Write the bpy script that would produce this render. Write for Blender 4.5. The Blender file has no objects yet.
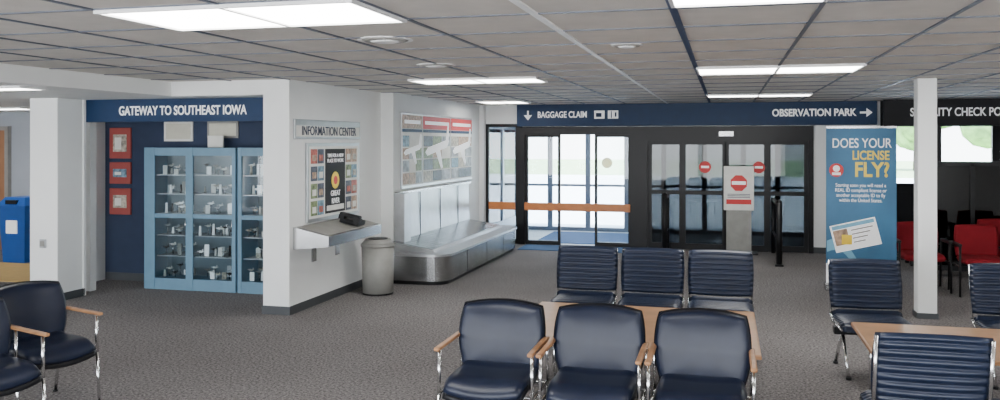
import bpy, bmesh, math, random
from mathutils import Vector, Matrix
random.seed(4)
S=bpy.context.scene
COL=S.collection
# ---------------------------------------------------------------- materials
MATS={}
def mat(name,c,rough=.5,metal=0,var=.06,scale=8,bump=0,bscale=60,emit=0,spec=.5,trans=0):
    if name in MATS: return MATS[name]
    m=bpy.data.materials.new(name); m.use_nodes=True
    nt=m.node_tree; N=nt.nodes; L=nt.links
    p=N['Principled BSDF']
    p.inputs['Roughness'].default_value=rough
    p.inputs['Metallic'].default_value=metal
    p.inputs['Specular IOR Level'].default_value=spec
    tc=N.new('ShaderNodeTexCoord')
    no=N.new('ShaderNodeTexNoise'); no.inputs['Scale'].default_value=scale; no.inputs['Detail'].default_value=4
    L.new(tc.outputs['Object'],no.inputs['Vector'])
    r=N.new('ShaderNodeValToRGB')
    r.color_ramp.elements[0].position=.3; r.color_ramp.elements[1].position=.7
    r.color_ramp.elements[0].color=[x*(1-var) for x in c]+[1]
    r.color_ramp.elements[1].color=[min(1,x*(1+var)) for x in c]+[1]
    L.new(no.outputs['Fac'],r.inputs['Fac'])
    L.new(r.outputs['Color'],p.inputs['Base Color'])
    if emit:
        L.new(r.outputs['Color'],p.inputs['Emission Color']); p.inputs['Emission Strength'].default_value=emit
    if bump:
        n2=N.new('ShaderNodeTexNoise'); n2.inputs['Scale'].default_value=bscale; n2.inputs['Detail'].default_value=3
        L.new(tc.outputs['Object'],n2.inputs['Vector'])
        b=N.new('ShaderNodeBump'); b.inputs['Strength'].default_value=bump; b.inputs['Distance'].default_value=.01
        L.new(n2.outputs['Fac'],b.inputs['Height']); L.new(b.outputs['Normal'],p.inputs['Normal'])
    MATS[name]=m; return m
def glass(name,tint,refl=.08):
    m=bpy.data.materials.new(name); m.use_nodes=True
    nt=m.node_tree; N=nt.nodes; L=nt.links
    N.remove(N['Principled BSDF'])
    o=N['Material Output']
    t=N.new('ShaderNodeBsdfTransparent'); t.inputs[0].default_value=(*tint,1)
    g=N.new('ShaderNodeBsdfGlossy'); g.inputs['Roughness'].default_value=.02
    f=N.new('ShaderNodeFresnel'); f.inputs[0].default_value=1.45
    x=N.new('ShaderNodeMixShader')
    L.new(f.outputs[0],x.inputs[0]); L.new(t.outputs[0],x.inputs[1]); L.new(g.outputs[0],x.inputs[2])
    L.new(x.outputs[0],o.inputs[0]); MATS[name]=m; return m

def carpet_mat():
    m=bpy.data.materials.new('carpet'); m.use_nodes=True
    nt=m.node_tree; N=nt.nodes; L=nt.links; p=N['Principled BSDF']
    p.inputs['Roughness'].default_value=.95; p.inputs['Specular IOR Level'].default_value=.15
    tc=N.new('ShaderNodeTexCoord')
    a=N.new('ShaderNodeTexNoise'); a.inputs['Scale'].default_value=48; a.inputs['Detail'].default_value=5; a.inputs['Roughness'].default_value=.8
    c=N.new('ShaderNodeTexNoise'); c.inputs['Scale'].default_value=.7; c.inputs['Detail'].default_value=3
    L.new(tc.outputs['Object'],a.inputs['Vector']); L.new(tc.outputs['Object'],c.inputs['Vector'])
    r=N.new('ShaderNodeValToRGB'); e=r.color_ramp.elements
    e[0].position=.38; e[0].color=(.050,.046,.045,1); e[1].position=.63; e[1].color=(.36,.34,.335,1)
    L.new(a.outputs['Fac'],r.inputs['Fac'])
    r2=N.new('ShaderNodeValToRGB'); e=r2.color_ramp.elements
    e[0].position=.3; e[0].color=(.82,.8,.8,1); e[1].position=.7; e[1].color=(1,1,1,1)
    L.new(c.outputs['Fac'],r2.inputs['Fac'])
    mx=N.new('ShaderNodeMix'); mx.data_type='RGBA'; mx.blend_type='MULTIPLY'; mx.inputs[0].default_value=1
    L.new(r.outputs[0],mx.inputs[6]); L.new(r2.outputs[0],mx.inputs[7]); L.new(mx.outputs[2],p.inputs['Base Color'])
    b=N.new('ShaderNodeBump'); b.inputs['Strength'].default_value=.4; b.inputs['Distance'].default_value=.01
    L.new(a.outputs['Fac'],b.inputs['Height']); L.new(b.outputs['Normal'],p.inputs['Normal'])
    MATS['carpet']=m; return m
carpet=carpet_mat()
white=mat('white_paint',(.84,.85,.84),.6,var=.03,scale=2)
whitew=mat('white_wall',(.78,.79,.78),.7,var=.04,scale=1.5)
greyw=mat('grey_wall',(.38,.41,.46),.7,var=.04,scale=2)
navyw=mat('navy_wall',(.018,.032,.075),.7)
signblue=mat('sign_blue',(.004,.026,.080),.5,spec=.3)
black=mat('black_frame',(.006,.006,.007),.4,spec=.3)
dark=mat('dark_panel',(.012,.012,.014),.6,spec=.3)
rubber=mat('baseboard_rubber',(.05,.055,.06),.6)
steel=mat('stainless',(.42,.425,.43),.26,1,var=.18,scale=3)
steel2=mat('brushed_panel',(.46,.475,.49),.36,.85,var=.08)
chrome=mat('chrome',(.75,.75,.75),.15,1)
wood=mat('wood',(.36,.18,.08),.4,var=.2,scale=12)
woodt=mat('table_wood',(.52,.30,.16),.35,var=.12,scale=6)
orange=mat('orange_rail',(.62,.20,.05),.4,var=.1)
vinyl=mat('navy_vinyl',(.006,.010,.026),.36,var=.15,bump=.08,bscale=300,spec=.4)
vinylb=mat('navy_vinyl_ribbed',(.010,.017,.040),.32,var=.15,spec=.45)
shell=mat('chair_shell',(.008,.008,.01),.4,spec=.3)
tile=mat('ceiling_tile',(.62,.585,.54),.9,var=.06,scale=5,bump=.3,bscale=120)
gridm=mat('grid_metal',(.10,.115,.15),.5)
gridw=mat('grid_white',(.85,.85,.85),.5)
gridb=mat('grid_blue',(.012,.035,.11),.5)
lightm=mat('light_diffuser',(1,.985,.95),.4,emit=17,var=.01)
cab=mat('cabinet_blue',(.12,.24,.34),.45)
cabin=mat('cabinet_interior',(.15,.20,.23),.6)
red=mat('red',(.60,.02,.02),.5)
frred=mat('frame_red',(.33,.05,.04),.5)
redc=mat('red_upholstery',(.20,.008,.014),.8,spec=.2)
yellow=mat('yellow',(.9,.62,.03),.5)
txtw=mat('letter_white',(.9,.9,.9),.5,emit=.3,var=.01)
txtk=mat('letter_dark',(.04,.05,.09),.6)
txty=mat('letter_yellow',(.9,.7,.1),.5)
paper=mat('paper',(.78,.77,.72),.7)
bin_blue=mat('bin_blue',(.006,.075,.33),.4)
canm=mat('can_grey',(.27,.265,.245),.5,var=.1)
banner=mat('banner_blue',(.035,.15,.28),.5,var=.25,scale=1.5)
bannerL=mat('banner_light',(.18,.45,.62),.5)
matblue=mat('mat_blue',(.02,.08,.2),.9)
tan=mat('tan_floor',(.55,.36,.12),.7)
alu=mat('alu_frame',(.12,.15,.20),.35,.3)
concrete=mat('concrete',(.78,.78,.77),.9,var=.08,scale=3)
grass=mat('grass',(.36,.48,.24),.9,var=.3,scale=2)
leaf=mat('leaves',(.20,.36,.12),.8,var=.5,scale=1.5)
bark=mat('bark',(.10,.07,.05),.9)
doorwood=mat('door_wood',(.32,.15,.07),.5)
g_clear=glass('glass_clear',(.93,.96,.97))
g_tint=glass('glass_tint',(.13,.14,.145))
g_cab=glass('glass_cabinet',(.85,.9,.92))
photo=[mat('photo_%d'%i,c,.5,var=.6,scale=20) for i,c in enumerate([(.40,.26,.17),(.15,.27,.36),(.42,.38,.31),(.18,.23,.10),(.42,.09,.06),(.06,.07,.10)])]
photog=mat('photo_grey',(.32,.34,.36),.5,var=.7,scale=9)
# ---------------------------------------------------------------- mesh builder
class B:
    def __init__(s,name,parent=None):
        s.name=name; s.bm=bmesh.new(); s.mats=[]; s.parent=parent
    def mi(s,m):
        if m not in s.mats: s.mats.append(m)
        return s.mats.index(m)
    def box(s,x0,x1,y0,y1,z0,z1,m,bev=0,seg=2,M=None):
        i=s.mi(m)
        r=bmesh.ops.create_cube(s.bm,size=1)
        vs=r['verts']
        for v in vs:
            v.co=Vector(((x0+x1)/2+v.co.x*(x1-x0),(y0+y1)/2+v.co.y*(y1-y0),(z0+z1)/2+v.co.z*(z1-z0)))
        if M is not None:
            for v in vs: v.co=M@v.co
        fs=set(f for v in vs for f in v.link_faces)
        for f in fs: f.material_index=i
        if bev:
            es=list(set(e for v in vs for e in v.link_edges))
            rr=bmesh.ops.bevel(s.bm,geom=es,offset=bev,segments=seg,affect='EDGES',profile=.5)
            for f in rr['faces']: f.material_index=i
    def cyl(s,p0,p1,r,m,seg=14,r2=None,cap=True):
        i=s.mi(m); p0=Vector(p0); p1=Vector(p1); d=p1-p0
        q=d.to_track_quat('Z','Y').to_matrix().to_4x4()
        M=Matrix.Translation((p0+p1)/2)@q
        rr=bmesh.ops.create_cone(s.bm,cap_ends=cap,segments=seg,radius1=r,radius2=r if r2 is None else r2,depth=d.length,matrix=M)
        for f in set(f for v in rr['verts'] for f in v.link_faces):
            f.material_index=i
            if len(f.verts)==4: f.smooth=True
    def tube(s,pts,r,m,seg=10):
        for a,b in zip(pts,pts[1:]): s.cyl(a,b,r,m,seg)
        for p in pts[1:-1]: s.ball(p,r,m,8)
    def ball(s,c,r,m,seg=12,sc=(1,1,1)):
        i=s.mi(m)
        rr=bmesh.ops.create_uvsphere(s.bm,u_segments=seg,v_segments=max(6,seg//2),radius=r,matrix=Matrix.Translation(c)@Matrix.Diagonal((*sc,1)))
        for f in set(f for v in rr['verts'] for f in v.link_faces): f.material_index=i; f.smooth=True
    def prism(s,poly,z0,z1,m,fn=None,smooth=False):
        i=s.mi(m)
        fn=fn or (lambda x,y,z:Vector((x,y,z)))
        a=[s.bm.verts.new(fn(x,y,z0)) for x,y in poly]; b=[s.bm.verts.new(fn(x,y,z1)) for x,y in poly]
        n=len(poly); fs=[s.bm.faces.new(a[::-1]),s.bm.faces.new(b)]
        for k in range(n):
            f=s.bm.faces.new([a[k],a[(k+1)%n],b[(k+1)%n],b[k]]); f.smooth=smooth; fs.append(f)
        for f in fs: f.material_index=i
    def pad(s,W,H,T,k,fn,m,ribs=0,amp=0,n=22,nv=None,p=6):
        i=s.mi(m); nv=nv or n; g={}
        for side in (1,-1):
            for a in range(n+1):
                for b in range(nv+1):
                    u=-1+2*a/n; v=-1+2*b/nv
                    rho=max(abs(u),abs(v))
                    edge=rho>.9999
                    if edge and side==-1: g[(side,a,b)]=g[(1,a,b)]; continue
                    x=W*u*math.sqrt(1-k*v*v/2); y=H*v*math.sqrt(1-k*u*u/2)
                    z=side*T*math.sqrt(max(0,1-rho**p))
                    if ribs and not edge:
                        z+=side*amp*(abs(math.sin(math.pi*ribs*(v+1)/2))-1)*(1-abs(u)**10)
                    g[(side,a,b)]=s.bm.verts.new(fn(x,y,z))
            for a in range(n):
                for b in range(nv):
                    q=[g[(side,a,b)],g[(side,a+1,b)],g[(side,a+1,b+1)],g[(side,a,b+1)]]
                    if side==-1:q=q[::-1]
                    try:
                        f=s.bm.faces.new(q); f.material_index=i; f.smooth=True
                    except ValueError: pass
    def done(s,loc=None,rot=0):
        bmesh.ops.recalc_face_normals(s.bm,faces=s.bm.faces)
        me=bpy.data.meshes.new(s.name); s.bm.to_mesh(me); s.bm.free()
        for m in s.mats: me.materials.append(m)
        o=bpy.data.objects.new(s.name,me); COL.objects.link(o)
        if s.parent: o.parent=s.parent
        if loc: o.location=loc
        o.rotation_euler[2]=rot
        return o
def inst(o,loc,rot):
    n=bpy.data.objects.new(o.name.split('.')[0],o.data); COL.objects.link(n); n.location=loc; n.rotation_euler[2]=rot; return n
def text(body,size,loc,face,m,parent,name='lettering',align='LEFT',sx=1,bold=.0):
    c=bpy.data.curves.new(name,'FONT'); c.body=body; c.size=size; c.extrude=.002; c.offset=bold
    c.align_x=align; c.align_y='CENTER'; c.materials.append(m)
    o=bpy.data.objects.new(name,c); COL.objects.link(o)
    o.location=loc; o.scale=(sx,1,1)
    o.rotation_euler=(math.pi/2,0,0 if face=='-Y' else math.pi/2)
    o.parent=parent; return o
def simple(name,*boxes,parent=None):
    b=B(name,parent)
    for q in boxes: b.box(*q)
    return b.done()
CZ=2.52; SZ=2.36; YF=15.0; Q=.93
XL=-5.95
# ---------------------------------------------------------------- shell
simple('floor',(-13,5,-3,YF+.1,-.1,0,carpet))
simple('floor_vestibule',(-4.3,1.7,YF+.1,17.6,-.1,0,concrete))
simple('ceiling',(XL,5,-3,YF+.1,CZ,CZ+.1,tile))
simple('ceiling_soffit',(-13,XL,-3,12,SZ,CZ+.1,white),(XL,-4.81,8.2,12,SZ,CZ,white))
simple('ceiling_vestibule',(-4.3,1.7,YF+.1,17.6,2.4,2.5,white))
simple('wall_left',(-13.1,-13,-3,12,0,CZ,whitew))
simple('wall_right',(5,5.1,-3,17.6,0,CZ,whitew))
b=B('wall_back')
b.box(-13,5,-3.15,-3,0,.4,whitew); b.box(-13,5,-3.15,-3,2.4,CZ,whitew)
for x in (-13,-10,-7,-4,-1,2,4.8): b.box(x,x+.2,-3.15,-3,.4,2.4,whitew)
b.done()
simple('wall_office',(-13,-8.2,12,12.1,0,SZ,greyw))
simple('wall_alcove_back',(-8.08,-4.81,9.72,9.85,0,SZ,navyw))
simple('wall_alcove_left',(-8.2,-8.08,9.4,12,0,SZ,whitew))
simple('wall_information',(-4.81,-4.5,8.2,10.7,0,CZ,white))
simple('wall_baggage',(-4.62,-4.32,10.7,YF-.15,0,CZ,whitew))
b=B('wall_front')
b.box(-4.62,-4.24,YF-.15,YF+.1,0,CZ,whitew)
b.box(-4.24,-3.55,YF,YF+.1,2.18,CZ,whitew)
b.box(-3.55,2.45,YF,YF+.1,2.12,CZ,whitew)
b.box(1.42,2.45,YF,YF+.1,0,2.12,white)
b.done()
# pillars
b=B('pillar'); b.box(-7.86,-7.47,8.2,8.62,0,SZ,white,.01); b.box(-7.48,-7.455,8.6,8.64,0,SZ,white); b.done()
simple('trim_1',(-7.72,-7.6,8.88,8.98,0,SZ,white))
b=B('post'); b.box(1.95,2.14,9.73,9.92,0,CZ,white,.012); b.box(1.94,2.15,9.72,9.93,0,.06,rubber); b.done()
# baseboards
simple('baseboard_information',(-4.82,-4.485,8.185,8.2,0,.09,rubber),(-4.5,-4.485,8.2,10.7,0,.09,rubber))
simple('baseboard_pillar',(-7.87,-7.46,8.185,8.2,0,.09,rubber),(-7.47,-7.455,8.2,8.62,0,.09,rubber))
simple('baseboard_alcove',(-8.06,-4.82,9.705,9.72,0,.1,rubber))
simple('baseboard_office',(-13,-8.2,11.985,12,0,.1,rubber))
simple('baseboard_front',(1.42,2.45,YF-.015,YF,0,.1,rubber))
# ceiling grid
b=B('ceiling_grid')
xs=[(.49+.76*k)*Q for k in range(-8,7)]; ys=[(4.65+.76*k)*Q for k in range(-10,15)]
for x in xs:
    m,w=(gridw,.020) if abs(x+1.03*Q)<.01 else ((gridb,.019) if abs(x+.27*Q)<.01 else (gridm,.011))
    if XL<x<-4.45: b.box(x-w,x+w,-3,8.19,CZ-.008,CZ+.002,m)
    elif XL<x<5: b.box(x-w,x+w,-3,YF-.15,CZ-.008,CZ+.002,m)
for y in ys:
    if -3<y<8.15: b.box(XL,5,y-.012,y+.012,CZ-.006,CZ+.002,gridm)
    elif 8<y<YF-.15: b.box(-4.49,5,y-.012,y+.012,CZ-.006,CZ+.002,gridm)
b.done()
def clight(x0,x1,y0,y1,z=CZ,n=2):
    if z==CZ: x0,x1,y0,y1=x0*Q,x1*Q,y0*Q,y1*Q
    b=B('ceiling_light')
    e=.02
    b.box(x0+e,x1-e,y0+e,y1-e,z-.014,z-.001,lightm)
    for (a0,a1,c0,c1) in ((x0,x1,y0,y0+e),(x0,x1,y1-e,y1),(x0,x0+e,y0+e,y1-e),(x1-e,x1,y0+e,y1-e)):
        b.box(a0,a1,c0,c1,z-.024,z-.001,gridw)
    for k in range(1,n):
        x=x0+(x1-x0)*k/n; b.box(x-.012,x+.012,y0+e,y1-e,z-.022,z-.012,gridw)
    return b.done()
clight(-3.31,-1.79,3.89,4.65)
clight(-3.50,-2.0,9.1,9.75)
clight(-.27,1.25,8.35,9.1)
clight(-.27,1.25,13.2,13.7)
clight(-.27,.49,3.95,4.5,n=1)
clight(-4.2,-3.4,14.2,15.0)
clight(-3.31,-1.79,-.6,.0); clight(-.27,1.25,-.6,0); clight(2.77,4.29,3.9,4.5); clight(2.77,4.29,9.2,9.7)
clight(-7.3,-6.15,6.3,6.62,SZ,1); clight(-11.2,-9.95,10.2,10.6,SZ,1); clight(-10.6,-9,4,4.4,SZ,1)
# round diffusers
def vent(x,y,r):
    b=B('ceiling_vent'); x*=Q; y*=Q
    b.cyl((x,y,CZ-.008),(x,y,CZ-.001),r,gridw,28); b.cyl((x,y,CZ-.016),(x,y,CZ-.008),r*.75,canm,28,r2=r*.85); b.cyl((x,y,CZ-.024),(x,y,CZ-.016),r*.4,gridw,28,r2=r*.55); b.done()
vent(-2.3,5.55,.18); vent(-.7,6.3,.11); vent(-2.6,7.5,.17)
# ---------------------------------------------------------------- signs
sg=simple('gateway_sign',(-7.5,-4.83,8.65,8.74,2.09,SZ-.002,signblue))
text('GATEWAY TO SOUTHEAST IOWA',.15,(-6.14,8.645,2.215),'-Y',txtw,sg,align='CENTER',sx=.74,bold=.003)
sg=simple('baggage_claim_sign',(-3.62,2.38,14.86,14.995,2.13,CZ-.002,signblue))
text('BAGGAGE CLAIM',.155,(-3.24,14.855,2.33),'-Y',txtw,sg,sx=.74,bold=.003)
text('OBSERVATION PARK',.165,(2.06,14.855,2.33),'-Y',txtw,sg,align='RIGHT',sx=.84,bold=.005)
b=B('pictograms',sg)
def pf(pts): b.prism([(x,z-.03) for x,z in pts],0,.006,txtw,fn=lambda x,y,z:Vector((x,14.859-z,y)))
pf([(-3.43,2.44),(-3.40,2.44),(-3.40,2.35),(-3.43,2.35)]); pf([(-3.49,2.36),(-3.34,2.36),(-3.415,2.27)])
pf([(2.12,2.345),(2.23,2.345),(2.23,2.375),(2.12,2.375)]); pf([(2.22,2.29),(2.31,2.36),(2.22,2.43)])
for x in (-2.22,-1.98):
    pf([(x,2.29),(x+.18,2.29),(x+.18,2.43),(x,2.43)])
b.box(-2.19,-2.09,14.848,14.853,2.29,2.36,signblue); b.box(-1.93,-1.91,14.848,14.853,2.27,2.39,signblue)
b.box(-1.86,-1.83,14.848,14.853,2.29,2.37,signblue)
b.done()
sg=simple('security_sign',(2.42,4.98,14.5,14.6,2.10,CZ-.002,dark))
text('SECURITY CHECK POINT',.18,(2.80,14.495,2.31),'-Y',txtw,sg,sx=.74,bold=.003)
# ---------------------------------------------------------------- front doors
def frame(b,x0,x1,y,z0,z1,w,m,d=.06,gl=None,mid=None):
    b.box(x0,x0+w,y,y+d,z0,z1,m); b.box(x1-w,x1,y,y+d,z0,z1,m)
    b.box(x0+w,x1-w,y,y+d,z1-w,z1,m); b.box(x0+w,x1-w,y,y+d,z0,z0+w*1.6,m)
    if mid: b.box(x0+w,x1-w,y,y+d,mid-w/2,mid+w/2,m)
    if gl: b.box(x0+w,x1-w,y+d/2-.004,y+d/2+.004,z0+w*1.6,z1-w,gl)
b=B('window_1'); frame(b,-4.24,-3.62,YF,0,2.18,.055,black,gl=g_clear); 
b.box(-4.18,-3.68,YF-.03,YF+.0,.62,.76,orange,.01); b.done()
b=B('door_1')  # left vestibule opening
b.box(-3.62,-3.50,YF-.04,YF+.1,0,2.12,black); b.box(-1.60,-1.30,YF-.04,YF+.1,0,2.12,black)
b.box(-3.50,-1.60,YF-.04,YF+.1,1.98,2.12,black)
frame(b,-3.50,-2.86,YF+.03,0,1.98,.045,black,gl=g_clear)
frame(b,-2.24,-1.60,YF+.03,0,1.98,.045,black,gl=g_clear)
b.box(-3.5,-1.6,YF-.08,YF-.045,.62,.76,orange,.01)
b.box(-3.5,-1.6,YF-.045,YF-.04,.66,.72,black)
b.done()
b=B('door_2')
b.box(-1.30,1.42,YF-.06,YF+.1,1.87,2.12,black); b.box(1.34,1.42,YF-.04,YF+.1,0,1.87,black)
b.box(-.1,.14,YF-.075,YF-.06,1.95,2.03,steel)
for x0,x1,dy in ((-1.30,-.70,.04),(-.72,.02,0),(0,.70,0),(.68,1.34,.04)):
    frame(b,x0,x1,YF+dy-.03,0,1.87,.065,black,gl=g_tint,mid=.98)
b.done()
# stickers on the sliding doors
b=B('door_decal')
for x in (-.33,.55):
    b.cyl((x,YF-.036,1.42),(x,YF-.031,1.42),.10,red,20); b.box(x-.065,x+.065,YF-.042,YF-.036,1.405,1.44,txtw)
b.done()
# guide rails
def rail(x,y0,z):
    b=B('guide_rail')
    b.cyl((x,y0,0),(x,y0,z),.045,black,14); b.box(x-.06,x+.06,y0-.06,y0+.06,0,.03,black)
    b.cyl((x,y0,z-.06),(x,YF-.1,z-.06),.03,black); b.cyl((x,y0,.35),(x,YF-.1,.35),.02,black)
    b.cyl((x,YF-.1,0),(x,YF-.1,z-.03),.035,black)
    b.ball((x,y0,z),.045,black); b.done()
rail(-.96,14.2,.98); rail(.78,13.3,.95)
# stop sign stand (in front of the sliding doors)
b=B('stop_sign_stand')
x,y=.22,14.6
b.box(x-.24,x+.24,y,y+.03,.72,1.45,paper,.005); b.box(x-.20,x+.20,y+.0,y+.03,0.0,.72,canm); b.box(x-.3,x+.3,y-.12,y+.2,0,.03,black)
poly=[(x+.14*math.cos(math.pi/8+k*math.pi/4),1.17+.14*math.sin(math.pi/8+k*math.pi/4)) for k in range(8)]
b.prism(poly,0,.006,red,fn=lambda a,c,d:Vector((a,y-.001-d,c))); b.box(x-.11,x+.11,y-.012,y-.007,1.145,1.2,txtw)
b.box(x-.2,x+.2,y-.006,y,.82,.90,red)
for k in range(3): b.box(x-.18,x+.18,y-.004,y,.93+.025*k,.94+.025*k,txtk)
b.done()
# vestibule outer doors
b=B('door_3')
Y2=17.5
b.box(-4.3,1.7,Y2,Y2+.1,2.1,2.5,alu)
for x0,x1 in ((-4.3,-3.55),(-3.55,-2.75),(-2.75,-1.95),(-1.95,-1.2),(-1.2,-.4),(-.4,.35),(.35,1.0),(1.0,1.7)):
    frame(b,x0,x1,Y2,0,2.1,.05,alu,gl=g_clear,mid=.95)
for x in (-2.35,-1.57):
    b.cyl((x,Y2-.01,1.42),(x,Y2-.005,1.42),.11,txty,20)
b.done()
b=B('window_2')  # vestibule side glazing
for xx in (-4.3,1.64):
    for y0,y1 in ((15.1,16.3),(16.3,17.5)):
        b.box(xx,xx+.06,y0,y0+.06,0,2.4,alu); b.box(xx,xx+.06,y1-.06,y1,0,2.4,alu); b.box(xx,xx+.06,y0+.06,y1-.06,0,.3,alu); b.box(xx,xx+.06,y0+.06,y1-.06,2.1,2.4,alu)
        b.box(xx+.026,xx+.034,y0+.06,y1-.06,.3,2.1,g_clear)
b.done()
simple('floor_mat',(-3.4,-1.7,15.25,17.2,.001,.012,matblue))
simple('carpet_mat',(-3.45,-1.5,14.2,14.9,.001,.01,matblue))
# ---------------------------------------------------------------- security area
b=B('window_3')
for x0,x1 in ((2.45,3.3),(3.3,4.15),(4.15,5.0)):
    frame(b,x0,x1,YF,.0,2.52,.06,black,gl=g_clear,mid=1.15)
b.box(2.51,4.94,YF+.01,YF+.05,.05,1.12,dark); b.box(2.51,4.94,YF+.01,YF+.05,2.1,2.5,dark)
b.done()
b=B('screening_machine')
b.box(2.9,3.75,13.7,14.35,.55,1.55,dark,.03); b.box(3.0,3.65,13.68,13.70,.75,1.2,black); b.box(2.62,3.95,13.8,14.25,.42,.56,dark,.01)
for x in (2.7,3.85):
    for y in (13.85,14.2): b.cyl((x,y,0),(x,y,.44),.03,steel)
b.box(3.05,3.6,13.685,13.7,1.3,1.45,steel2); b.done()
b=B('metal_detector'); b.box(4.02,4.12,13.7,14.2,0,2.05,dark,.01); b.box(4.7,4.8,13.7,14.2,0,2.05,dark,.01); b.box(4.02,4.8,13.7,14.2,1.9,2.08,dark,.01); b.done()
b=B('queue_partition')
b.box(2.6,4.6,12.9,12.94,.15,1.52,g_tint); 
for x in (2.58,3.25,3.92,4.58): b.box(x,x+.05,12.88,12.96,0,1.55,black)
b.box(2.58,4.63,12.88,12.96,1.52,1.58,black); b.box(2.58,4.63,12.88,12.96,.08,.15,black); b.done()
def red_chair():
    b=B('red_armchair')
    b.pad(.25,.24,.05,.25,lambda x,y,z:Vector((x,-.2+y,.42+z)),redc)
    b.pad(.25,.20,.035,.25,lambda x,y,z:Vector((x,.06+.12*y-z,.63+y)),redc)
    for sx in (-1,1):
        b.tube([(sx*.29,-.4,0),(sx*.29,-.4,.60),(sx*.29,.08,.60),(sx*.29,.14,0)],.014,black); b.box(sx*.29-.025,sx*.29+.025,-.4,.05,.60,.63,black,.008)
        b.cyl((sx*.29,-.4,.36),(sx*.29,.11,.36),.012,black)
    b.cyl((-.29,-.1,.36),(.29,-.1,.36),.012,black); b.cyl((-.29,.1,.36),(.29,.1,.36),.012,black); b.cyl((-.29,.1,.55),(.29,.1,.55),.012,black)
    return b
rc=red_chair().done((2.38,11.85,0),0)
for x in (3.00,3.62): inst(rc,(x,11.6,0),0)
inst(rc,(3.5,12.55,0),0)
# ---------------------------------------------------------------- banner
bn=B('license_banner')
bx0,bx1,by=1.22,2.03,11.3
bn.box(bx0,bx1,by,by+.012,.10,2.02,banner); bn.box(bx0-.02,bx1+.02,by-.06,by+.08,0,.10,steel,.02)
bn.box(bx0,bx1,by-.01,by+.02,2.02,2.045,steel); bn.cyl((1.62,by+.03,.1),(1.62,by+.03,2.03),.012,steel)
bn.box(bx0+.001,bx1-.001,by-.003,by,.1,.34,txtw)
pts=[]; 
for k in range(15):
    t=k/14; pts.append((bx0+.01+.78*t,.62-.5*t+.12*math.sin(t*7)))
for i in range(14):
    q=[pts[i],pts[i+1],(pts[i+1][0],max(.11,pts[i+1][1]-.14)),(pts[i][0],max(.11,pts[i][1]-.14))]
    bn.prism(q,0,.003,bannerL,fn=lambda a,c,d:Vector((a,by-.003-d,c)))
MM=Matrix.Translation((1.56,by-.01,.70))@Matrix.Rotation(math.radians(-14),4,'Y')
bn.box(-.27,.27,-.004,.002,-.17,.17,txtw,M=MM); bn.box(-.25,-.08,-.008,-.004,-.09,.10,photo[0],M=MM); bn.box(-.25,.25,-.008,-.004,.11,.155,bannerL,M=MM)
for k in range(4): bn.box(-.04,.22-.04*k,-.008,-.004,.06-.05*k,.075-.05*k,canm,M=MM)
bn.box(1.40,1.52,by-.02,by-.016,.58,.70,yellow)
bn.cyl((1.34,by-.004,1.50),(1.34,by,1.50),.085,red,20)
bn.cyl((1.34,by-.006,1.52),(1.34,by-.003,1.52),.04,txtw,16); bn.box(1.29,1.39,by-.006,by-.003,1.44,1.47,txtw)
bo=bn.done()
text('DOES YOUR',.165,(1.63,by-.006,1.83),'-Y',txtw,bo,align='CENTER',sx=.75,bold=.001)
text('LICENSE',.155,(1.95,by-.006,1.68),'-Y',txty,bo,align='RIGHT',sx=.75,bold=.004)
text('FLY?',.25,(1.95,by-.006,1.50),'-Y',txty,bo,align='RIGHT',sx=.85,bold=.007)
text('Starting soon you will need a\nREAL ID compliant license or\nanother acceptable ID to fly\nwithin the United States.',.062,(1.62,by-.006,1.22),'-Y',txtw,bo,align='CENTER',sx=.8)
# ---------------------------------------------------------------- information wall
ib=B('information_header'); ib.box(-4.498,-4.475,8.28,9.97,1.885,2.10,steel2,.004); ib.box(-4.475,-4.470,8.31,9.94,1.91,2.03,paper); ib=ib.done()
text('INFORMATION CENTER',.145,(-4.466,9.12,1.97),'+X',txtk,ib,align='CENTER',sx=.9,bold=.001)
b=B('information_poster')
Y0,Y1,Z0,Z1=8.55,9.92,.95,1.84; X=-4.498
b.box(X,X+.03,Y0,Y1,Z0,Z1,steel2,.004)
b.box(X+.028,X+.034,Y0+.04,Y1-.04,Z0+.04,Z1-.04,paper)
random.seed(12)
for k in range(4):
    z=Z0+.07+k*.195
    for j in range(2):
        for s0 in (Y0+.07,Y1-.40):
            a=s0+j*.165; b.box(X+.034,X+.038,a,a+.15,z,z+.165,photo[random.randrange(6)])
            b.box(X+.038,X+.041,a+.03,a+.12,z+.03,z+.10,random.choice([photo[2],photo[0],paper,photo[4]]))
b.box(X+.034,X+.037,Y0+.42,Y1-.42,Z0+.07,Z1-.07,dark)
b.cyl((X+.037,9.23,1.40),(X+.041,9.23,1.40),.10,yellow,24); b.cyl((X+.041,9.23,1.40),(X+.044,9.23,1.40),.05,red,20)
b.box(X+.037,X+.04,Y0+.46,Y1-.46,Z0+.10,Z0+.16,paper)
po=b.done()
text('TIME FOR A NEW\nPLACE TO WORK',.06,(X+.042,9.23,1.66),'+X',txtw,po,align='CENTER',sx=.9)
text('GREAT\nRIVER',.09,(X+.042,9.23,1.2),'+X',txtw,po,align='CENTER',sx=.9)
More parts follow.
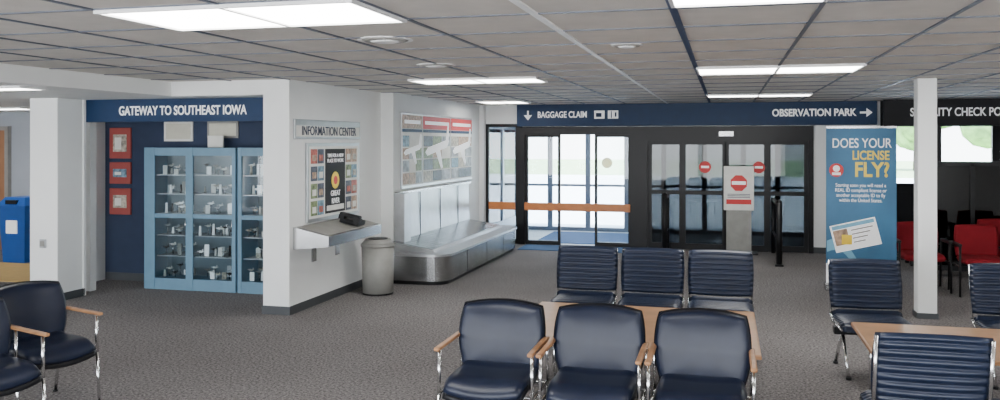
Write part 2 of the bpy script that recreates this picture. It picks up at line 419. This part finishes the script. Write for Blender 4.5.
# shelf (slanted steel desk)
b=B('courtesy_counter')
prof=[(0.002,.93),(.42,.84),(.42,.73),(0.002,.69)]
b.prism(prof,8.28,9.72,steel,fn=lambda x,z,y:Vector((-4.5+x,y,z)))
for yy in (8.7,9.3): b.box(-4.498,-4.485,yy,yy+.1,.5,.7,steel)
b.prism([(.03,.926),(.39,.849),(.39,.853),(.03,.93)],8.32,9.68,canm,fn=lambda x,z,y:Vector((-4.5+x,y,z)))
b.done()
b=B('telephone'); M=Matrix.Translation((-4.24,9.22,.904))@Matrix.Rotation(math.radians(12),4,'Y')
b.box(-.12,.12,-.11,.11,-.012,.045,black,.012,M=M); b.box(-.13,.13,-.12,-.04,.065,.11,black,.014,M=M); b.box(-.13,-.06,-.12,-.04,.03,.08,black,M=M); b.box(.06,.13,-.12,-.04,.03,.08,black,M=M)
for i in range(3):
    for j in range(4): b.box(-.06+j*.035,-.04+j*.035,.0+i*.025,.015+i*.025,.045,.05,canm,M=M)
b.done()
b=B('trash_can')
cx,cy=-4.10,9.66
b.cyl((cx,cy,0),(cx,cy,.58),.185,canm,32,r2=.20); b.cyl((cx,cy,.58),(cx,cy,.61),.21,canm,32); b.cyl((cx,cy,.61),(cx,cy,.67),.205,canm,32,r2=.15); b.cyl((cx,cy,.665),(cx,cy,.68),.12,black,24)
b.cyl((cx,cy,0),(cx,cy,.02),.19,black,32); b.done()
b=B('thermostat'); b.box(-7.70,-7.62,8.175,8.199,.62,.72,steel2,.004); b.box(-7.69,-7.63,8.17,8.176,.64,.70,canm); b.done()
# ---------------------------------------------------------------- baggage carousel
b=B('baggage_carousel')
def rr(x0,x1,y0,y1,r,n=8):
    p=[(x0,y0)]
    for k in range(n+1): a=-math.pi/2+math.pi/2*k/n; p.append((x1-r+r*math.cos(a),y0+r+r*math.sin(a)))
    for k in range(n+1): a=math.pi/2*k/n; p.append((x1-r+r*math.cos(a),y1-r+r*math.sin(a)))
    p.append((x0,y1)); return p
x0,x1,y0,y1=-4.31,-3.46,10.35,14.3
b.prism(rr(x0,x1-.03,y0+.03,y1-.03,.22),0,.05,black)
b.prism(rr(x0,x1,y0,y1,.25),.05,.37,steel,smooth=False)
b.prism(rr(x0,x1+.03,y0-.03,y1+.03,.28),.37,.40,steel2)
b.prism([(0,.40),(.64,.40),(.60,.425),(.0,.52)],y0+.2,y1-.25,steel2,fn=lambda x,z,y:Vector((-4.31+x,y,z)))
for k in range(24):
    y=y0+.25+k*.145; b.prism([(.02,.519),(.58,.430),(.58,.434),(.02,.523)],y,y+.135,steel,fn=lambda x,z,y:Vector((-4.31+x,y,z)))
for y in (11.3,12.3,13.3): b.box(x1-.002,x1+.003,y,y+.012,.06,.36,dark)
b.prism([(0,.50),(.05,.50),(.035,1.14),(0,1.14)],y0+.4,y1-.25,steel2,fn=lambda x,z,y:Vector((-4.315+x,y,z)))
b.box(-4.315,-4.16,y0+.36,y0+.60,.40,1.16,steel2,.01)
for y in (11.6,12.5,13.4): b.box(-4.27,-4.262,y,y+.015,.52,1.13,dark)
b.box(-4.315,-4.25,y0+.4,y1-.2,1.14,1.17,steel)
b.done()
# posters
def poster(y0,y1,z0,z1,hdr,seed):
    random.seed(seed); b=B('travel_poster'); X=-4.318
    b.box(X,X+.02,y0,y1,z0,z1,steel2,.004)
    b.box(X+.02,X+.022,y0+.015,y1-.015,z0+.04,z1-.03,paper)
    b.box(X+.022,X+.025,y0+.015,y1-.015,z1-.22,z1-.03,hdr); b.box(X+.025,X+.027,y0+.1,y1-.1,z1-.15,z1-.10,txtw)
    b.box(X+.022,X+.025,y0+.015,y1-.015,z1-.27,z1-.225,signblue)
    n=3; L=(y1-y0-.06)/n
    for j in range(4):
        for i in range(n):
            a0=y0+.03+L*i; c0=z0+.06+(z1-z0-.36)*j/4
            b.box(X+.022,X+.026,a0+.008,a0+L-.012,c0,c0+(z1-z0-.36)/4-.02,random.choice([photog,photo[5],photo[2],paper,photog,photo[1],photo[0],photo[3],paper]))
    # airliner cutout
    cy=(y0+y1)/2; cz=z0+.5; s=(y1-y0)*.42
    for q in ([(-1,0),(-.85,-.1),(.8,.12),(1,.3),(.9,.34),(-.8,.12)],[(-.2,.05),(.2,.08),(.45,-.45),(.3,-.48)],[(.7,.2),(.95,.28),(1,.75),(.88,.75)]):
        b.prism([(cy+px*s,cz+pz*s) for px,pz in q],0,.003,txtw,fn=lambda y,z,d:Vector((X+.027+d,y,z)))
    b.done()
for k,(a,c,h) in enumerate(((10.95,11.78,photo[0]),(11.785,13.1,red),(13.105,14.3,red))): poster(a,c,1.20,2.26,h,k)
# ---------------------------------------------------------------- display alcove
def cabinet(x0,x1,nd):
    b=B('display_cabinet'); y0,y1,z1=9.26,9.68,1.78
    a0,a1=x0+.004,x1-.004
    b.box(a0,a1,y0,y1,0.004,.12,cab); b.box(a0,a1,y0,y1,z1-.08,z1-.004,cab); b.box(a0,a0+.03,y0+.001,y1,.12,z1-.08,cab); b.box(a1-.03,a1,y0+.001,y1,.12,z1-.08,cab)
    b.box(a0+.03,a1-.03,y1-.02,y1-.001,.12,z1-.08,cabin)
    w=(x1-x0)/nd
    st=[]
    for k in range(nd+1):
        xx=x0+k*w; e=.15 if (k==0 and x0<-7) else .05
        s0,s1=max(x0,xx-.05),min(x1,xx+e); st.append((s0,s1)); b.box(s0,s1,y0-.02,y0-.001,.0,z1,cab)
    for k in range(nd):
        xa,xb=st[k][1],st[k+1][0]
        b.box(xa,xb,y0-.015,y0-.001,0,.14,cab); b.box(xa,xb,y0-.015,y0-.001,z1-.1,z1-.002,cab); b.box(xa,xb,y0-.014,y0-.008,.9,.95,cab)
        b.box(xa,xb,y0-.006,y0-.002,.14,z1-.1,g_cab)
        b.cyl((xb+.01,y0-.04,.75),(xb+.01,y0-.04,.88),.006,chrome,8)
        for z in (.14,.42,.68,.95,1.2,1.44):
            if z>.2: b.box(xa,xb,y0+.03,y1-.03,z-.012,z,steel2)
            n=int((xb-xa)/.045)
            for q in range(n):
                xx=xa+.05+q*(xb-xa-.10)/max(1,n-1); mm=random.choice([paper,canm,txtw,photog,photo[2],steel2,dark,paper,txtw])
                t=random.random(); yy=y0+.06+random.random()*.22
                if t<.5:
                    h=.05+random.random()*.08
                    b.ball((xx,yy,z+h),.018,mm,8,(1.8,.8,.8)); b.cyl((xx,yy,z),(xx,yy,z+h),.005,steel,6); b.box(xx-.045,xx+.045,yy-.01,yy+.01,z+h,z+h+.006,mm); b.box(xx+.025,xx+.035,yy-.003,yy+.003,z+h,z+h+.03,mm)
                elif t<.7: b.cyl((xx,yy,z),(xx,yy,z+.07+random.random()*.07),.018,mm,10,r2=.012)
                else: b.box(xx-.03,xx+.03,yy,yy+.01,z,z+.06+random.random()*.09,mm)
    return b.done()
random.seed(9)
cabinet(-7.10,-5.80,2); cabinet(-5.77,-4.84,2)
for k,(z0,z1,m) in enumerate(((1.63,2.04,2),(1.29,1.58,1),(.88,1.23,2))):
    b=B('picture_frame'); b.box(-7.99,-7.66,9.69,9.718,z0,z1,frred,.006); b.box(-7.93,-7.72,9.685,9.69,z0+.09,z1-.09,photo[m]); b.box(-7.90,-7.8,9.682,9.685,z0+.12,z1-.13,paper); b.done()
cream=mat('cream',(.62,.60,.50),.7)
b=B('notice_paper'); b.box(-7.15,-6.72,9.70,9.718,1.86,2.12,paper); b.box(-7.12,-6.75,9.696,9.70,1.89,2.09,cream); b.done()
b=B('notice_paper'); b.box(-6.50,-6.05,9.70,9.718,1.90,2.12,canm); b.box(-6.47,-6.08,9.696,9.70,1.93,2.09,cream); b.done()
b=B('notice_card'); b.box(-6.36,-6.14,9.5,9.52,1.78,1.93,paper); b.box(-6.3,-6.2,9.52,9.56,1.78,1.80,paper); b.done()
# ---------------------------------------------------------------- office side
b=B('recycling_bin')
cx,cy=-10.55,10.9
def taper(bb,m,z0,z1,w0,w1):
    i=bb.mi(m); a=[bb.bm.verts.new((cx+sx*w0,cy+sy*w0,z0)) for sx,sy in ((-1,-1),(1,-1),(1,1),(-1,1))]; c=[bb.bm.verts.new((cx+sx*w1,cy+sy*w1,z1)) for sx,sy in ((-1,-1),(1,-1),(1,1),(-1,1))]
    for f in [a[::-1],c]+[[a[k],a[(k+1)%4],c[(k+1)%4],c[k]] for k in range(4)]:
        bb.bm.faces.new(f).material_index=i
taper(b,bin_blue,0,.85,.2,.25); taper(b,bin_blue,.85,.88,.27,.27); taper(b,bin_blue,.88,1.0,.26,.18); b.box(cx-.1,cx+.1,cy-.262,cy-.20,.9,.96,black); b.box(cx-.1,cx+.1,cy-.25,cy-.235,.45,.65,txtw); b.done()
b=B('door_4'); b.box(-12.8,-11.95,11.93,11.999,0,2.05,doorwood); b.box(-12.87,-12.8,11.92,11.999,0,2.12,canm); b.box(-11.95,-11.88,11.92,11.999,0,2.12,canm); b.box(-12.8,-11.95,11.92,11.999,2.05,2.12,canm); b.ball((-12.05,11.88,1.0),.035,chrome); b.done()
simple('entry_mat',(-11.2,-8.9,9.2,10.6,.001,.012,tan))
# ---------------------------------------------------------------- chairs
def chairA():
    b=B('waiting_armchair')
    def back(off,sc=1):
        return lambda x,y,z:Vector((x*(1+.12*y), .05+.22*y-.75*x*x-z*1.0+off+.10*max(0,-y)*1, .632+y))
    b.pad(.272,.215,.046,.42,back(0),vinyl,p=4)
    b.pad(.280,.222,.022,.42,back(.026),shell,p=8)
    def seat(off):
        return lambda x,y,z:Vector((x,-.215+y,.425+z+off+.35*x*x-(.05*((-y-.1)/.14)**2 if y<-.1 else 0)+(.25*(y-.12) if y>.12 else 0)))
    b.pad(.25,.245,.045,.3,seat(0),vinyl,p=5)
    b.pad(.256,.25,.02,.3,seat(-.035),shell,p=8)
    b.box(-.04,.04,.02,.06,.36,.55,shell,.01)
    for s in (-1,1):
        x=s*.280
        b.tube([(x,-.40,0),(x,-.37,.36),(x,-.36,.62)],.011,chrome)
        b.tube([(x,.16,0),(x,.09,.36),(x,.04,.63)],.011,chrome)
        b.cyl((x,-.37,.36),(x,.09,.36),.011,chrome,10)
        b.box(x-.018,x+.018,-.42,.06,.625,.648,wood,.009)
        b.cyl((x,-.4,0),(x,-.4,.012),.018,black); b.cyl((x,.16,0),(x,.16,.012),.018,black)
    for y in (-.30,.02): b.cyl((-.278,y,.36),(.278,y,.36),.012,chrome,10)
    return b
A=chairA().done((-1.35,5.12,0),0)
inst(A,(-.74,5.12,0),0); inst(A,(-.13,5.12,0),0)
inst(A,(-4.74,4.94,0),math.radians(72)); inst(A,(-4.60,4.30,0),math.radians(72))
def chairB():
    b=B('ribbed_waiting_chair')
    b.pad(.285,.20,.028,.16,lambda x,y,z:Vector((x,.06+.24*y-z*1.0-.15*x*x,.68+y)),vinylb,ribs=9,amp=.014,nv=72,n=16,p=8)
    b.pad(.28,.24,.028,.16,lambda x,y,z:Vector((x,-.22+y,.425+z-(.05*((-y-.12)/.12)**2 if y<-.12 else 0)+(.03 if y>.2 else 0))),vinylb,ribs=9,amp=.014,nv=72,n=16,p=8)
    for s in (-1,1):
        x=s*.27
        b.tube([(x,-.40,.385),(x,-.05,.385),(x,.03,.44),(x,.11,.86)],.011,chrome)
    b.box(-.29,.29,-.22,-.14,.31,.37,black,.008)
    for s in (-1,1): b.box(s*.2-.02,s*.2+.02,-.36,-.02,.36,.385,black,.005)
    for s in (-1,1):
        x=s*.22
        b.tube([(x,-.18,.33),(x,-.40,.02)],.014,chrome); b.tube([(x,-.18,.33),(x,.10,.02)],.014,chrome)
        b.cyl((x,-.40,0),(x,-.40,.02),.02,black); b.cyl((x,.10,0),(x,.10,.02),.02,black)
    return b
Bc=chairB().done((-1.24,7.8,0),0)
inst(Bc,(-.64,7.8,0),0); inst(Bc,(-.04,7.8,0),0)
inst(Bc,(1.12,7.5,0),math.radians(4)); inst(Bc,(2.18,7.5,0),0)
inst(Bc,(1.02,4.82,0),math.pi); inst(Bc,(1.63,4.82,0),math.pi)
def table(x0,x1,y0,y1,z=.5):
    b=B('waiting_table')
    b.box(x0,x1,y0,y1,z-.03,z,woodt,.006); b.box(x0-.004,x1+.004,y0-.004,y1+.004,z-.028,z-.006,wood)
    b.box((x0+x1)/2-.4,(x0+x1)/2+.4,(y0+y1)/2-.04,(y0+y1)/2+.04,z-.09,z-.03,black)
    for x in (x0+.12,x1-.12):
        b.tube([(x,y0+.08,0),(x,y0+.1,z-.05),(x,y1-.1,z-.05),(x,y1-.08,0)],.014,chrome)
        b.box(x-.02,x+.02,y0+.1,y1-.1,z-.06,z-.03,black)
    b.done()
table(-1.5,.22,5.62,7.05); table(.92,2.7,5.85,6.85)
# ---------------------------------------------------------------- exterior
simple('ground',(-60,60,17.6,90,-.12,-.02,concrete))
simple('lawn',(-60,60,48,90,-.02,.0,grass))
simple('patio',(-14,-4.3,12.1,17.6,-.12,-.02,concrete),(1.7,60,15.1,17.6,-.12,-.02,concrete))
for (tx,ty,h) in ((12,60,6),(16,56,7),(21,60,8),(27,62,8)):
    b=B('tree'); b.cyl((tx,ty,0),(tx,ty,h*.5),.25,bark,10,r2=.15)
    for k in range(14):
        a=random.random()*6.28; r=random.random()*h*.28
        b.ball((tx+r*math.cos(a),ty+r*math.sin(a),h*.38+random.random()*h*.5),h*.16+random.random()*h*.06,leaf,10)
    b.done()
# ---------------------------------------------------------------- world / sun
w=bpy.data.worlds.new('sky'); S.world=w; w.use_nodes=True
N=w.node_tree.nodes; L=w.node_tree.links; bg=N['Background']
tc=N.new('ShaderNodeTexCoord'); sp=N.new('ShaderNodeSeparateXYZ'); r=N.new('ShaderNodeValToRGB')
r.color_ramp.elements[0].position=0; r.color_ramp.elements[0].color=(.95,.97,1,1); r.color_ramp.elements[1].position=.6; r.color_ramp.elements[1].color=(.55,.72,1,1)
L.new(tc.outputs['Generated'],sp.inputs[0]); L.new(sp.outputs['Z'],r.inputs['Fac']); L.new(r.outputs[0],bg.inputs[0]); bg.inputs[1].default_value=11
sd=bpy.data.lights.new('sun','SUN'); sd.energy=34; sd.angle=.02; so=bpy.data.objects.new('sun',sd); COL.objects.link(so); so.rotation_euler=(math.radians(35),0,math.radians(30))
# fill lamp added inside the back windows to brighten ceiling and walls
ad=bpy.data.lights.new('window_fill','AREA'); ad.shape='RECTANGLE'; ad.size=17; ad.size_y=1.9; ad.energy=340; ad.color=(.95,.98,1)
ao=bpy.data.objects.new('window_fill',ad); COL.objects.link(ao); ao.location=(-4,-2.9,1.4); ao.rotation_euler=(math.radians(97),0,0)
# ---------------------------------------------------------------- camera
cd=bpy.data.cameras.new('camera'); co=bpy.data.objects.new('camera',cd); COL.objects.link(co)
co.location=(0,0,1.85); co.rotation_euler=(math.pi/2,0,math.atan(225/850))
cd.sensor_fit='HORIZONTAL'; cd.sensor_width=36; cd.lens=36*.85; cd.shift_y=-.058; cd.clip_end=300; cd.clip_start=.05
S.camera=co
